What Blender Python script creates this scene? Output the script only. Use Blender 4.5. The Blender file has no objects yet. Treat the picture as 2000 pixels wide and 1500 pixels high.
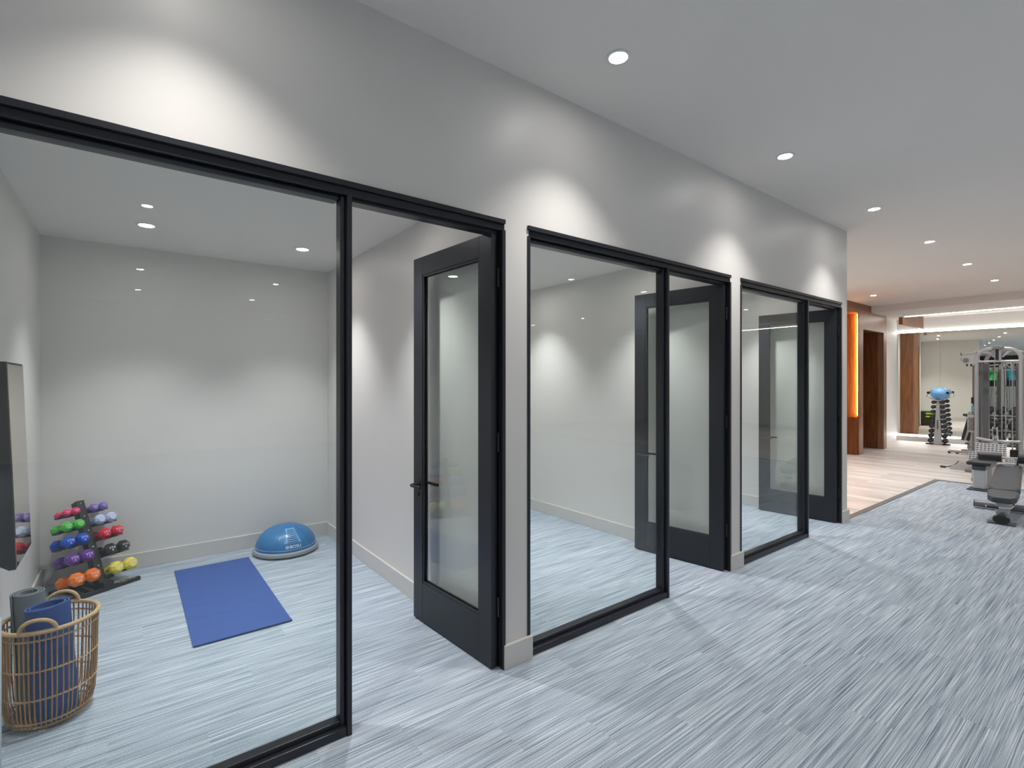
import bpy, math, random
from mathutils import Vector, Matrix
random.seed(7)
PI = math.pi
S = bpy.context.scene
C = S.collection

# ------------------------------------------------------------------ camera, world, exposure
cam = bpy.data.cameras.new('camera'); cam_o = bpy.data.objects.new('camera', cam); C.objects.link(cam_o)
cam.sensor_width = 36.0; cam.lens = 980 / 2000 * 36.0; cam.shift_y = -0.0015
cam.clip_start = 0.05; cam.clip_end = 200
cam_o.location = (0, 0, 1.65)
cam_o.rotation_euler = (PI / 2, 0, math.radians(52.54 - 90))
S.camera = cam_o
W = bpy.data.worlds.new('world'); S.world = W; W.use_nodes = True
W.node_tree.nodes['Background'].inputs[0].default_value = (0.8, 0.85, 0.9, 1)
W.node_tree.nodes['Background'].inputs[1].default_value = 0.02
S.view_settings.view_transform = 'Standard'; S.view_settings.look = 'None'
S.view_settings.gamma = 1.0; S.view_settings.use_curve_mapping = False
S.view_settings.exposure = 0.0
S.cycles.use_denoising = True
S.cycles.max_bounces = 12; S.cycles.diffuse_bounces = 6; S.cycles.glossy_bounces = 8
S.cycles.transparent_max_bounces = 24
S.cycles.sample_clamp_indirect = 6.0
CORRIDOR_W, HALL_W, ROOM_W = 104.0, 134.0, 122.0          # power of the recessed lamps
CORRIDOR_C, ROOM_C = (1.0, 0.965, 0.93), (0.96, 0.975, 1.0)

# ------------------------------------------------------------------ geometry helpers
class MB:
    def __init__(s): s.v = []; s.f = []
    def add(s, vs, fs):
        n = len(s.v); s.v += [tuple(p) for p in vs]; s.f += [tuple(i + n for i in f) for f in fs]; return s
    def box(s, x0, x1, y0, y1, z0, z1):
        return s.add([(x0,y0,z0),(x1,y0,z0),(x1,y1,z0),(x0,y1,z0),(x0,y0,z1),(x1,y0,z1),(x1,y1,z1),(x0,y1,z1)],
                     [(0,3,2,1),(4,5,6,7),(0,1,5,4),(1,2,6,5),(2,3,7,6),(3,0,4,7)])
    def obox(s, c, ax, ay, az):             # centre and three half-axis vectors
        c, ax, ay, az = map(Vector, (c, ax, ay, az))
        vs = [c + i*ax + j*ay + k*az for k in (-1,1) for (i,j) in ((-1,-1),(1,-1),(1,1),(-1,1))]
        return s.add(vs, [(0,3,2,1),(4,5,6,7),(0,1,5,4),(1,2,6,5),(2,3,7,6),(3,0,4,7)])
    def prism(s, pts, d0, d1, axis='y'):    # polygon of (a, b) extruded along an axis
        n = len(pts)
        def P(a, b, d): return {'y': (a, d, b), 'x': (d, a, b), 'z': (a, b, d)}[axis]
        vs = [P(a, b, d0) for a, b in pts] + [P(a, b, d1) for a, b in pts]
        fs = [tuple(range(n)), tuple(range(2*n - 1, n - 1, -1))] + [(i, i + n, (i+1) % n + n, (i+1) % n) for i in range(n)]
        return s.add(vs, fs)
    def tube(s, path, r, seg=8, closed=False, caps=True):
        path = [Vector(p) for p in path]; n = len(path)
        rr = r if isinstance(r, (list, tuple)) else [r] * n
        t = []
        for i in range(n):
            a = path[(i-1) % n] if (closed or i > 0) else path[i]
            b = path[(i+1) % n] if (closed or i < n-1) else path[i]
            t.append((b - a).normalized())
        u = t[0].orthogonal().normalized(); rings = []
        for i in range(n):
            u = (u - t[i] * u.dot(t[i]))
            u = u.normalized() if u.length > 1e-6 else t[i].orthogonal().normalized()
            w = t[i].cross(u)
            rings.append([path[i] + (u * math.cos(2*PI*k/seg) + w * math.sin(2*PI*k/seg)) * rr[i] for k in range(seg)])
        vs = [p for R in rings for p in R]; fs = []
        for i in range(n if closed else n - 1):
            j = (i + 1) % n
            for k in range(seg):
                l = (k + 1) % seg
                fs.append((i*seg + k, i*seg + l, j*seg + l, j*seg + k))
        if caps and not closed:
            fs.append(tuple(range(seg - 1, -1, -1))); fs.append(tuple((n-1)*seg + k for k in range(seg)))
        return s.add(vs, fs)
    def cyl(s, p0, p1, r0, r1=None, seg=16): return s.tube([p0, p1], [r0, r0 if r1 is None else r1], seg)
    def lathe(s, prof, seg=32, M=None, rx=1.0, ry=1.0):     # profile of (r, z); ends on the axis close it
        M = M or Matrix(); vs = []; fs = []; idx = []
        for r, z in prof:
            if r < 1e-6: idx.append([len(vs)] * seg); vs.append(M @ Vector((0, 0, z)))
            else:
                idx.append(list(range(len(vs), len(vs) + seg)))
                vs += [M @ Vector((r*rx*math.cos(2*PI*k/seg), r*ry*math.sin(2*PI*k/seg), z)) for k in range(seg)]
        for a, b in zip(idx, idx[1:]):
            for k in range(seg):
                l = (k + 1) % seg; f = []
                for q in (a[k], a[l], b[l], b[k]):
                    if q not in f: f.append(q)
                if len(f) > 2: fs.append(tuple(f))
        return s.add(vs, fs)
    def mesh(s, name, m, smooth=False):
        me = bpy.data.meshes.new(name); me.from_pydata(s.v, [], s.f); me.update()
        import bmesh
        bm = bmesh.new(); bm.from_mesh(me); bmesh.ops.recalc_face_normals(bm, faces=bm.faces); bm.to_mesh(me); bm.free()
        me.materials.append(m)
        if smooth:
            me.polygons.foreach_set('use_smooth', [True] * len(me.polygons)); me.set_sharp_from_angle(angle=math.radians(42))
        return me
    def build(s, name, m, parent=None, smooth=False, bevel=0, loc=None):
        return link(name, s.mesh(name, m, smooth), parent, bevel, loc)
def link(name, me, parent=None, bevel=0, loc=None):
    o = bpy.data.objects.new(name, me); C.objects.link(o)
    if parent: o.parent = parent
    if loc: o.location = loc
    if bevel:
        b = o.modifiers.new('bevel', 'BEVEL'); b.width = bevel; b.segments = 2; b.limit_method = 'ANGLE'
    return o
def tag(o, label=None, cat=None, group=None, kind=None):
    if label: o['label'] = label
    if cat: o['category'] = cat
    if group: o['group'] = group
    if kind: o['kind'] = kind
    return o
def thing(name, label, cat=None, loc=(0,0,0), rz=0, group=None, kind=None):
    o = bpy.data.objects.new(name, None); C.objects.link(o); o.empty_display_size = 0.1
    o.location = loc; o.rotation_euler = (0, 0, rz)
    return tag(o, label, cat, group, kind)
def struct(name, mb, m, label, bevel=0): return tag(mb.build(name, m, bevel=bevel), label, kind='structure')
def arc(c, r, a0, a1, n, plane='yz'):
    out = []
    for i in range(n + 1):
        a = math.radians(a0 + (a1 - a0) * i / n); p = [c[0], c[1], c[2]]
        k = {'x': 0, 'y': 1, 'z': 2}
        p[k[plane[0]]] += r * math.cos(a); p[k[plane[1]]] += r * math.sin(a); out.append(tuple(p))
    return out
def text_data(body, size, extrude=0.0, align='CENTER'):
    cu = bpy.data.curves.new('lettering', 'FONT'); cu.body = body; cu.size = size; cu.extrude = extrude
    cu.align_x = align; cu.align_y = 'CENTER'; cu.resolution_u = 3
    o = bpy.data.objects.new('lettering', cu); C.objects.link(o)
    dg = bpy.context.evaluated_depsgraph_get(); dg.update()
    me = bpy.data.meshes.new_from_object(o.evaluated_get(dg))
    v = [tuple(p.co) for p in me.vertices]; f = [tuple(p.vertices) for p in me.polygons]
    bpy.data.objects.remove(o); bpy.data.curves.remove(cu); bpy.data.meshes.remove(me)
    return v, f

# ------------------------------------------------------------------ materials
def new_mat(name):
    m = bpy.data.materials.new(name); m.use_nodes = True; nt = m.node_tree
    return m, nt, nt.nodes['Principled BSDF']
def N(nt, t, **kw):
    n = nt.nodes.new('ShaderNode' + t)
    for k, v in kw.items(): setattr(n, k, v)
    return n
def mat(name, col, rough=0.5, metal=0.0, noise=0.06, nscale=12.0, bump=0.0, bscale=200.0, spec=0.5, coat=0.0):
    m, nt, b = new_mat(name); L = nt.links.new
    tc = N(nt, 'TexCoord'); nz = N(nt, 'TexNoise'); nz.inputs['Scale'].default_value = nscale; nz.inputs['Detail'].default_value = 3
    L(tc.outputs['Object'], nz.inputs['Vector'])
    mx = N(nt, 'MixRGB'); mx.inputs[1].default_value = tuple(c * (1 - noise) for c in col) + (1,)
    mx.inputs[2].default_value = tuple(min(1, c * (1 + noise)) for c in col) + (1,)
    L(nz.outputs['Fac'], mx.inputs[0]); L(mx.outputs[0], b.inputs['Base Color'])
    b.inputs['Roughness'].default_value = rough; b.inputs['Metallic'].default_value = metal
    b.inputs['Specular IOR Level'].default_value = spec; b.inputs['Coat Weight'].default_value = coat
    if bump:
        n2 = N(nt, 'TexNoise'); n2.inputs['Scale'].default_value = bscale; n2.inputs['Detail'].default_value = 2
        L(tc.outputs['Object'], n2.inputs['Vector'])
        bp = N(nt, 'Bump'); bp.inputs['Strength'].default_value = bump; bp.inputs['Distance'].default_value = 0.002
        L(n2.outputs['Fac'], bp.inputs['Height']); L(bp.outputs[0], b.inputs['Normal'])
    return m
def emit(name, col, strength):
    m, nt, b = new_mat(name); nt.nodes.remove(b)
    e = N(nt, 'Emission'); e.inputs[0].default_value = col + (1,); e.inputs[1].default_value = strength
    nt.links.new(e.outputs[0], nt.nodes['Material Output'].inputs[0]); return m
def glass_mat(name, tint):
    m, nt, b = new_mat(name); nt.nodes.remove(b); L = nt.links.new
    lw = N(nt, 'LayerWeight'); lw.inputs['Blend'].default_value = 0.5
    pw = N(nt, 'Math', operation='POWER'); pw.inputs[1].default_value = 5.0; L(lw.outputs['Facing'], pw.inputs[0])
    ma = N(nt, 'Math', operation='MULTIPLY_ADD'); ma.inputs[1].default_value = 0.966; ma.inputs[2].default_value = 0.034; L(pw.outputs[0], ma.inputs[0])
    tr = N(nt, 'BsdfTransparent'); tr.inputs[0].default_value = tint + (1,)
    gl = N(nt, 'BsdfGlossy'); gl.inputs['Roughness'].default_value = 0.0; gl.inputs[0].default_value = (0.97, 1, 0.99, 1)
    mx = N(nt, 'MixShader'); L(ma.outputs[0], mx.inputs[0]); L(tr.outputs[0], mx.inputs[1]); L(gl.outputs[0], mx.inputs[2])
    L(mx.outputs[0], nt.nodes['Material Output'].inputs[0]); return m
def wood_mat(name, c0, c1, rough=0.4, grain=(14, 14, 1.1)):
    m, nt, b = new_mat(name); L = nt.links.new
    tc = N(nt, 'TexCoord'); mp = N(nt, 'Mapping'); mp.inputs['Scale'].default_value = grain
    L(tc.outputs['Object'], mp.inputs[0])
    nz = N(nt, 'TexNoise'); nz.inputs['Scale'].default_value = 1.5; nz.inputs['Detail'].default_value = 6; nz.inputs['Distortion'].default_value = 0.6
    L(mp.outputs[0], nz.inputs['Vector'])
    cr = N(nt, 'ValToRGB'); cr.color_ramp.elements[0].position = 0.3; cr.color_ramp.elements[1].position = 0.75
    cr.color_ramp.elements[0].color = c0 + (1,); cr.color_ramp.elements[1].color = c1 + (1,)
    L(nz.outputs['Fac'], cr.inputs[0]); L(cr.outputs[0], b.inputs['Base Color']); b.inputs['Roughness'].default_value = rough
    return m
def carpet_mat():
    m, nt, b = new_mat('carpet'); L = nt.links.new
    g = N(nt, 'NewGeometry'); sp = N(nt, 'SeparateXYZ'); L(g.outputs['Position'], sp.inputs[0])
    def M(op, a, bb=None, c=None):
        n = N(nt, 'Math', operation=op)
        for i, q in enumerate((a, bb, c)):
            if q is None: continue
            if isinstance(q, (int, float)): n.inputs[i].default_value = q
            else: L(q, n.inputs[i])
        return n.outputs[0]
    X, Y = sp.outputs['X'], sp.outputs['Y']
    ty = M('FLOOR', M('DIVIDE', Y, 0.25)); tx = M('FLOOR', M('ADD', X, M('MULTIPLY', ty, 0.37)))
    cv = N(nt, 'CombineXYZ'); L(tx, cv.inputs[0]); L(ty, cv.inputs[1])
    wn = N(nt, 'TexWhiteNoise', noise_dimensions='2D'); L(cv.outputs[0], wn.inputs['Vector'])
    rnd = wn.outputs['Value']
    def streak(sx, sy, det, off, tile=40.0):
        c2 = N(nt, 'CombineXYZ'); L(M('MULTIPLY_ADD', X, sx, M('MULTIPLY', rnd, tile)), c2.inputs[0])
        L(M('MULTIPLY_ADD', Y, sy, off), c2.inputs[1]); L(M('MULTIPLY', rnd, tile * 0.2), c2.inputs[2])
        nz = N(nt, 'TexNoise'); nz.inputs['Scale'].default_value = 1.0; nz.inputs['Detail'].default_value = det; nz.inputs['Roughness'].default_value = 0.6
        L(c2.outputs[0], nz.inputs['Vector']); return nz.outputs['Fac']
    s1 = streak(1.5, 135, 2, 0, 0.0); s2 = streak(2.6, 260, 2, 31); s3 = streak(1.2, 40, 1, 77, 0.0); s4 = streak(2.0, 540, 1, 5)
    fine = N(nt, 'TexNoise'); fine.inputs['Scale'].default_value = 260; fine.inputs['Detail'].default_value = 1
    L(g.outputs['Position'], fine.inputs['Vector'])
    v = M('ADD', M('MULTIPLY', s1, 0.22), M('ADD', M('MULTIPLY', s2, 0.36), M('ADD', M('MULTIPLY', s3, 0.03), M('ADD', M('MULTIPLY', s4, 0.30), M('MULTIPLY', fine.outputs['Fac'], 0.20)))))
    v = M('MULTIPLY_ADD', v, 1.4, -0.243)
    v = M('ADD', v, M('MULTIPLY', M('SUBTRACT', rnd, 0.5), 0.018))
    cr = N(nt, 'ValToRGB'); e = cr.color_ramp.elements
    e[0].position = 0.38; e[0].color = (0.085, 0.115, 0.155, 1); e[1].position = 0.72; e[1].color = (0.66, 0.71, 0.76, 1)
    a = e.new(0.48); a.color = (0.24, 0.285, 0.34, 1); a = e.new(0.58); a.color = (0.40, 0.45, 0.505, 1)
    L(v, cr.inputs[0]); L(cr.outputs[0], b.inputs['Base Color']); b.inputs['Roughness'].default_value = 0.95
    b.inputs['Specular IOR Level'].default_value = 0.15
    bp = N(nt, 'Bump'); bp.inputs['Strength'].default_value = 0.35; bp.inputs['Distance'].default_value = 0.003
    L(v, bp.inputs['Height']); L(bp.outputs[0], b.inputs['Normal'])
    return m
def plank_mat():
    m, nt, b = new_mat('plank_floor'); L = nt.links.new
    g = N(nt, 'NewGeometry'); mp = N(nt, 'Mapping'); mp.inputs['Rotation'].default_value = (0, 0, PI / 2); L(g.outputs['Position'], mp.inputs[0])
    br = N(nt, 'TexBrick'); br.inputs['Scale'].default_value = 1.0; br.inputs['Brick Width'].default_value = 1.22; br.inputs['Row Height'].default_value = 0.18
    br.inputs['Mortar Size'].default_value = 0.002; br.inputs['Color1'].default_value = (0.47, 0.44, 0.42, 1); br.inputs['Color2'].default_value = (0.64, 0.61, 0.585, 1)
    br.inputs['Mortar'].default_value = (0.22, 0.2, 0.19, 1); L(mp.outputs[0], br.inputs['Vector'])
    m2 = N(nt, 'Mapping'); m2.inputs['Scale'].default_value = (1.4, 16, 1); L(mp.outputs[0], m2.inputs[0])
    nz = N(nt, 'TexNoise'); nz.inputs['Scale'].default_value = 1.6; nz.inputs['Detail'].default_value = 5; L(m2.outputs[0], nz.inputs['Vector'])
    mx = N(nt, 'MixRGB', blend_type='OVERLAY'); mx.inputs[0].default_value = 0.75; L(br.outputs['Color'], mx.inputs[1]); L(nz.outputs['Fac'], mx.inputs[2])
    L(mx.outputs[0], b.inputs['Base Color']); b.inputs['Roughness'].default_value = 0.42
    return m
M_wall = mat('satin_wall_paint', (0.67, 0.65, 0.625), 0.42, noise=0.012, nscale=3, bump=0.03, bscale=90, spec=0.5)
M_room = mat('room_wall_paint', (0.68, 0.66, 0.63), 0.42, noise=0.012, nscale=3, bump=0.04, bscale=90, spec=0.3)
M_ceil = mat('ceiling_paint', (0.82, 0.775, 0.735), 0.75, noise=0.01, nscale=3, bump=0.05, bscale=120, spec=0.2)
M_white = mat('white_wall_paint', (0.80, 0.79, 0.77), 0.5, noise=0.01, nscale=3)
M_trim = mat('baseboard_paint', (0.60, 0.58, 0.56), 0.4, noise=0.015)
M_frame = mat('charcoal_metal', (0.024, 0.026, 0.032), 0.30, metal=0.3, noise=0.08, nscale=30)
M_door = mat('door_metal', (0.022, 0.025, 0.031), 0.36, metal=0.25, noise=0.06, nscale=20)
M_black = mat('black_rubber', (0.012, 0.012, 0.014), 0.45, noise=0.2, nscale=40)
M_steelblack = mat('black_powder_coat', (0.016, 0.016, 0.018), 0.42, noise=0.15, nscale=60, bump=0.1, bscale=500)
M_glass = glass_mat('clear_glass', (0.955, 0.975, 0.965))
M_carpet = carpet_mat(); M_plank = plank_mat()
M_strip = mat('transition_strip', (0.11, 0.115, 0.12), 0.5)
M_walnut = wood_mat('walnut_veneer', (0.15, 0.050, 0.016), (0.32, 0.115, 0.038), 0.38)
M_walnut_lit = wood_mat('walnut_lit_copy', (0.26, 0.13, 0.075), (0.40, 0.22, 0.13), 0.35)  # paler copy of the walnut, lamp wash on pilasters and header painted in
M_mirror, _nt, _b = new_mat('mirror_silver'); _b.inputs['Metallic'].default_value = 1; _b.inputs['Roughness'].default_value = 0.0; _b.inputs['Base Color'].default_value = (0.88, 0.92, 0.87, 1)
M_smart, _nt, _b = new_mat('bronze_mirror'); _b.inputs['Metallic'].default_value = 1; _b.inputs['Roughness'].default_value = 0.03; _b.inputs['Base Color'].default_value = (0.60, 0.52, 0.40, 1)
M_lens = emit('lamp_lens', (1, 0.98, 0.95), 100.0)
M_ledw = emit('led_white', (1, 0.97, 0.93), 22.0)
M_ledo = emit('led_amber', (1, 0.46, 0.14), 150.0)
M_ringw = mat('lamp_trim_white', (0.75, 0.75, 0.75), 0.4)
M_silver = mat('silver_powder_coat', (0.50, 0.51, 0.53), 0.34, metal=0.45, noise=0.05, nscale=30)
M_grey = mat('grey_powder_coat', (0.21, 0.215, 0.23), 0.40, metal=0.3, noise=0.05, nscale=30)
M_chrome = mat('chrome', (0.75, 0.76, 0.78), 0.14, metal=1.0, noise=0.02)
M_pad = mat('grey_vinyl', (0.058, 0.066, 0.075), 0.42, noise=0.08, nscale=25, bump=0.15, bscale=300)
M_padk = mat('black_vinyl', (0.02, 0.022, 0.026), 0.4, noise=0.1, nscale=25)
M_textw = mat('white_print', (0.85, 0.85, 0.88), 0.5, noise=0.01)
M_yellowp = mat('yellow_print', (0.6, 0.45, 0.03), 0.5)

# ------------------------------------------------------------------ room shell
YW, H, HR, HT = 2.33, 3.455, 2.85, 2.589        # wall plane, ceiling, room ceiling, top of the glass fronts
PER = 2.465
RX = [(-0.565 + PER*i, 1.73 + PER*i) for i in range(3)]     # the three rooms
XE, YB = RX[2][1] + 0.18, 5.57
X0, Y0, XM = -6.0, -9.5, 17.55
fl = MB().box(X0, 10.84, Y0, YW, -0.1, 0).box(X0, XE, YW, YB + 0.2, -0.1, 0)
struct('floor', fl, M_carpet, 'blue-grey striated carpet running through corridor and glass rooms')
pf = MB().box(XE, 10.84, YW, 6.5, -0.1, 0).box(10.84, 20.5, Y0, 6.5, -0.1, 0)
struct('floor_planks', pf, M_plank, 'pale grey wood-look plank floor of the far exercise area')
struct('trim_1', MB().box(XE + .015, 10.90, YW, YW + 0.07, 0, 0.006).box(10.84, 10.90, Y0, YW, 0, 0.006), M_strip, 'dark strip where carpet meets plank floor')
struct('ceiling', MB().box(X0, 20.5, Y0, 6.5, H, H + 0.15), M_ceil, 'flat grey painted corridor ceiling')
wl = MB().box(X0, XE, YW, YW + 0.12, HT, H).box(X0, RX[0][0], YW, YW + 0.12, 0, HT)
for i in range(3): wl.box(RX[i][1], RX[i][1] + 0.18, YW, YW + 0.12, 0, HT)
struct('wall_corridor', wl, M_wall, 'satin grey corridor wall above and between the glass fronts')
pt = MB()
for i in range(3): pt.box(RX[i][1], RX[i][1] + 0.18, YW + 0.12, YB, 0, H)
pt.box(RX[0][0] - 0.15, RX[0][0], YW + 0.12, YB, 0, H).box(RX[0][0] - 0.15, XE, YB, YB + 0.15, 0, H)
struct('wall_rooms', pt, M_room, 'pale grey partition and back walls of the three small rooms')
rc = MB()
for a, b in RX: rc.box(a, b, YW + 0.12, YB, HR, HR + 0.1)
struct('ceiling_rooms', rc, M_ceil, 'lower flat ceilings of the three small rooms')
# baseboards
bb = MB(); T, BH = 0.016, 0.135
for a, b in RX:
    bb.box(a + T, b - T, YB - T, YB, 0, BH).box(a, a + T, YW + 0.12, YB, 0, BH).box(b - T, b, YW + 0.12, YB, 0, BH)
struct('baseboard_rooms', bb, M_trim, 'pale baseboards around the small rooms', 0.003)
pb = MB()
for i in range(3):
    x = RX[i][1]; x1 = x + 0.18
    pb.box(x - 0.012, x1 + 0.016, YW - 0.024, YW, 0, BH)
pb.box(XE, XE + T, YW, 4.24, 0, BH).box(X0, RX[0][0], YW - T, YW, 0, BH)
struct('baseboard_corridor', pb, M_trim, 'pale block baseboards at the foot of the piers', 0.003)

# far exercise area: end return, timber portal, mirror wall
YP = 4.26
struct('wall_alcove', MB().box(XE, 11.3, YP, YP + 0.15, 0, H), M_white, 'pale wall beyond the corner of the glass rooms')
tp = thing('trim_2', 'walnut portal with lit niche and deep opening', loc=(13.2, YP, 0), kind='structure')
q = MB().box(-1.9, 1.86, 0, 0.12, 3.23, H).box(-1.9, -1.7, 0, 0.12, 0, 3.23)
q.build('fascia', M_walnut, tp)
MB().box(0.05, 0.27, 0, 0.12, 0, 3.23).build('pilaster', M_walnut_lit, tp)
MB().box(0.27, 1.65, 0, 0.12, 2.876, 3.23).build('header_panel', M_walnut_lit, tp)
MB().box(1.65, 1.86, 0, 0.12, 0, 3.23).build('pilaster', M_walnut_lit, tp)
MB().box(0.0, 0.05, 0.0, 1.0, 0, 3.23).build('niche_side_panel', M_walnut, tp)
MB().box(-0.06, -0.0005, 0.03, 1.0, 0, 0.86).build('niche_lower_panel', M_walnut, tp)
MB().box(-1.75, 0, 0.9, 1.0, 0, 3.23).build('niche_back_panel', M_walnut, tp)
MB().box(-1.75, 0, 0.12, 0.9, 3.23, 3.3).build('niche_top', M_walnut, tp)
MB().box(-1.75, -1.7, 0.12, 0.9, 0, 3.23).build('niche_side_panel', M_walnut, tp)
MB().box(1.65, 1.7, 0.12, 2.1, 0, 2.95).build('passage_panel', M_walnut, tp)
MB().box(0.05, 0.1, 0.12, 2.1, 0, 2.95).build('passage_panel', M_walnut, tp)
MB().box(1.70, 1.86, 0.12, 0.46, 0, H).build('end_panel', M_walnut, tp)
MB().box(0.1, 1.65, 2.05, 2.1, 0, 2.95).build('passage_end_panel', M_walnut, tp)
MB().box(0.05, 1.7, 0.12, 2.1, 2.9, 2.95).build('passage_top', M_walnut, tp)
MB().box(-0.034, 0.0, 0.0, 0.012, 0.862, 3.23).build('niche_lip', M_walnut, tp)
MB().box(-0.030, -0.002, 0.0125, 0.020, 0.9, 3.2).build('led_strip', M_ledo, tp)
struct('wall_behind_portal', MB().box(15.07, 17.6, 4.72, 4.85, 0, H).box(11.3, 11.45, YP + 0.15, 6.4, 0, H), M_white, 'white wall between portal and mirror')
struct('trim_3', MB().box(14.0, 15.5, Y0, YP, 3.3, H), M_ceil, 'dropped ceiling beam across the exercise area')
struct('trim_4', MB().box(15.5, 17.3, 4.05, 4.13, 3.12, H), M_walnut, 'walnut fascia under the ceiling beside the mirror')
DM = math.radians(6.5)
mw = thing('wall_mirror', 'white wall carrying tall mirror panels with light strips', loc=(XM, 4.75, 0), rz=DM, kind='structure')   # runs towards -y
MB().box(0.0, 0.15, -14.0, 0.3, 0, H).build('wall_face', M_white, mw)
MB().box(-0.018, 0, -14.0, 0.0, 0, 0.13).build('baseboard', M_trim, mw)
for k in range(7):
    MB().box(-0.012, -0.001, -0.06 - 0.92*(k+1) + 0.002, -0.06 - 0.92*k - 0.002, 0.19, 3.05).build('mirror_panel', M_mirror, mw)
MB().box(-0.03, -0.014, -7.0, -0.06, 3.055, 3.075).build('led_strip', M_ledw, mw)
MB().box(-0.016, -0.004, -7.0, -0.06, 0.145, 0.175).build('led_strip', M_ledw, mw)
tag(MB().box(15.46, 15.498, -6.0, 4.0, 3.288, 3.2995).build('led_strip', M_ledw), 'white light strip along the back edge of the dropped beam', 'light strip')
# rest of the hall, seen only in reflections
struct('wall_end', MB().box(X0 - 0.15, X0, Y0, YW, 0, H), M_white, 'far end wall of the hall')
struct('wall_right', MB().box(X0, 20.5, Y0 - 0.15, Y0, 0, H), M_white, 'long side wall of the hall opposite the glass rooms')
struct('wall_back', MB().box(20.5, 20.6, Y0, 6.5, 0, H).box(11.3, 20.5, 6.4, 6.5, 0, H), M_white, 'outer wall behind the mirror wall')
struct('trim_5', MB().box(X0, X0 + 0.03, -4.5, 2.2, 1.42, 3.25), mat('dark_wall_panel', (0.01, 0.014, 0.012), 0.3), 'black panel band on the far end wall')
def screen_mat(name, ca, cb):
    m, nt, b = new_mat(name); nt.nodes.remove(b); L = nt.links.new
    tc = N(nt, 'TexCoord'); nz = N(nt, 'TexNoise'); nz.inputs['Scale'].default_value = 3; L(tc.outputs['Object'], nz.inputs['Vector'])
    cr = N(nt, 'ValToRGB'); cr.color_ramp.elements[0].position = 0.35; cr.color_ramp.elements[1].position = 0.7
    cr.color_ramp.elements[0].color = ca + (1,); cr.color_ramp.elements[1].color = cb + (1,); L(nz.outputs['Fac'], cr.inputs[0])
    e = N(nt, 'Emission'); e.inputs[1].default_value = 1.0; L(cr.outputs[0], e.inputs[0]); L(e.outputs[0], nt.nodes['Material Output'].inputs[0]); return m
M_scr = [screen_mat('screen_green', (0.0, 0.05, 0.01), (0.08, 0.55, 0.12)), screen_mat('screen_blue', (0.0, 0.04, 0.05), (0.03, 0.28, 0.4))]
for k, y in enumerate((1.3, -0.3, -1.9, -3.5)):
    t = thing('television', ['wall screen with green picture at the far end wall', 'wall screen with blue picture at the far end wall', 'second green wall screen at the far end', 'second blue wall screen at the far end'][k], 'television', (X0 + 0.03, y, 1.75), group='screens on the far end wall')
    MB().box(0, 0.05, -0.7, 0.7, 0, 0.85).build('casing', M_black, t)
    MB().box(0.05, 0.053, -0.67, 0.67, 0.03, 0.82).build('screen', M_scr[k % 2], t)

# ------------------------------------------------------------------ glass fronts and doors
MX = 0.835                                         # right edge of mullion from the first room's origin
def glass_front(i, lab):
    a, b = RX[i]; off = PER * i; w = thing('window_%d' % (i + 1), lab, loc=(a, YW, 0), kind='structure')
    L = b - a; mx = MX + off - a
    MB().box(0, L, -0.014, 0.06, HT - 0.026, HT).build('head_trim', M_frame, w, bevel=0.002)
    MB().box(0, L, 0.004, 0.10, HT - 0.062, HT - 0.026).build('head_rail', M_frame, w, bevel=0.002)
    MB().box(0.02, mx - 0.045, 0.022, 0.10, HT - 0.088, HT - 0.062).build('glazing_bead', M_frame, w, bevel=0.012)
    MB().box(mx, L - 0.02, 0.03, 0.10, HT - 0.078, HT - 0.062).build('door_stop', M_frame, w, bevel=0.002)
    MB().box(0, 0.02, -0.006, 0.10, 0, HT - 0.062).build('jamb', M_frame, w)
    MB().box(L - 0.022, L, -0.012, 0.10, 0, HT - 0.062).build('jamb', M_frame, w)
    MB().box(L - 0.034, L - 0.022, 0.05, 0.10, 0, HT - 0.062).build('jamb_stop', M_frame, w)
    MB().box(mx - 0.022, mx, -0.010, 0.10, 0, HT - 0.062).build('mullion', M_frame, w, bevel=0.002)
    MB().box(mx - 0.046, mx - 0.022, 0.016, 0.085, 0, HT - 0.062).build('mullion', M_frame, w, bevel=0.008)
    MB().box(0.02, mx - 0.022, -0.006, 0.085, 0.004, 0.042).build('sill_rail', M_frame, w, bevel=0.004)
    MB().box(0.02, mx - 0.046, 0.022, 0.075, 0.042, 0.066).build('glazing_bead', M_frame, w, bevel=0.003)
    MB().box(0.02, mx - 0.046, 0.044, 0.054, 0.06, HT - 0.08).build('glass_pane', M_glass, w)
    MB().box(mx, mx + 0.012, 0.05, 0.085, 0.86, 1.03).build('strike_plate', M_frame, w, bevel=0.002)
    return w
glass_front(0, 'charcoal-framed glass front of the nearest room, with dumbbells behind')
glass_front(1, 'charcoal-framed glass front of the middle room')
glass_front(2, 'charcoal-framed glass front of the farthest room, beside the corner')
DL, DT, DH = 0.872, 0.042, 2.512
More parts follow.
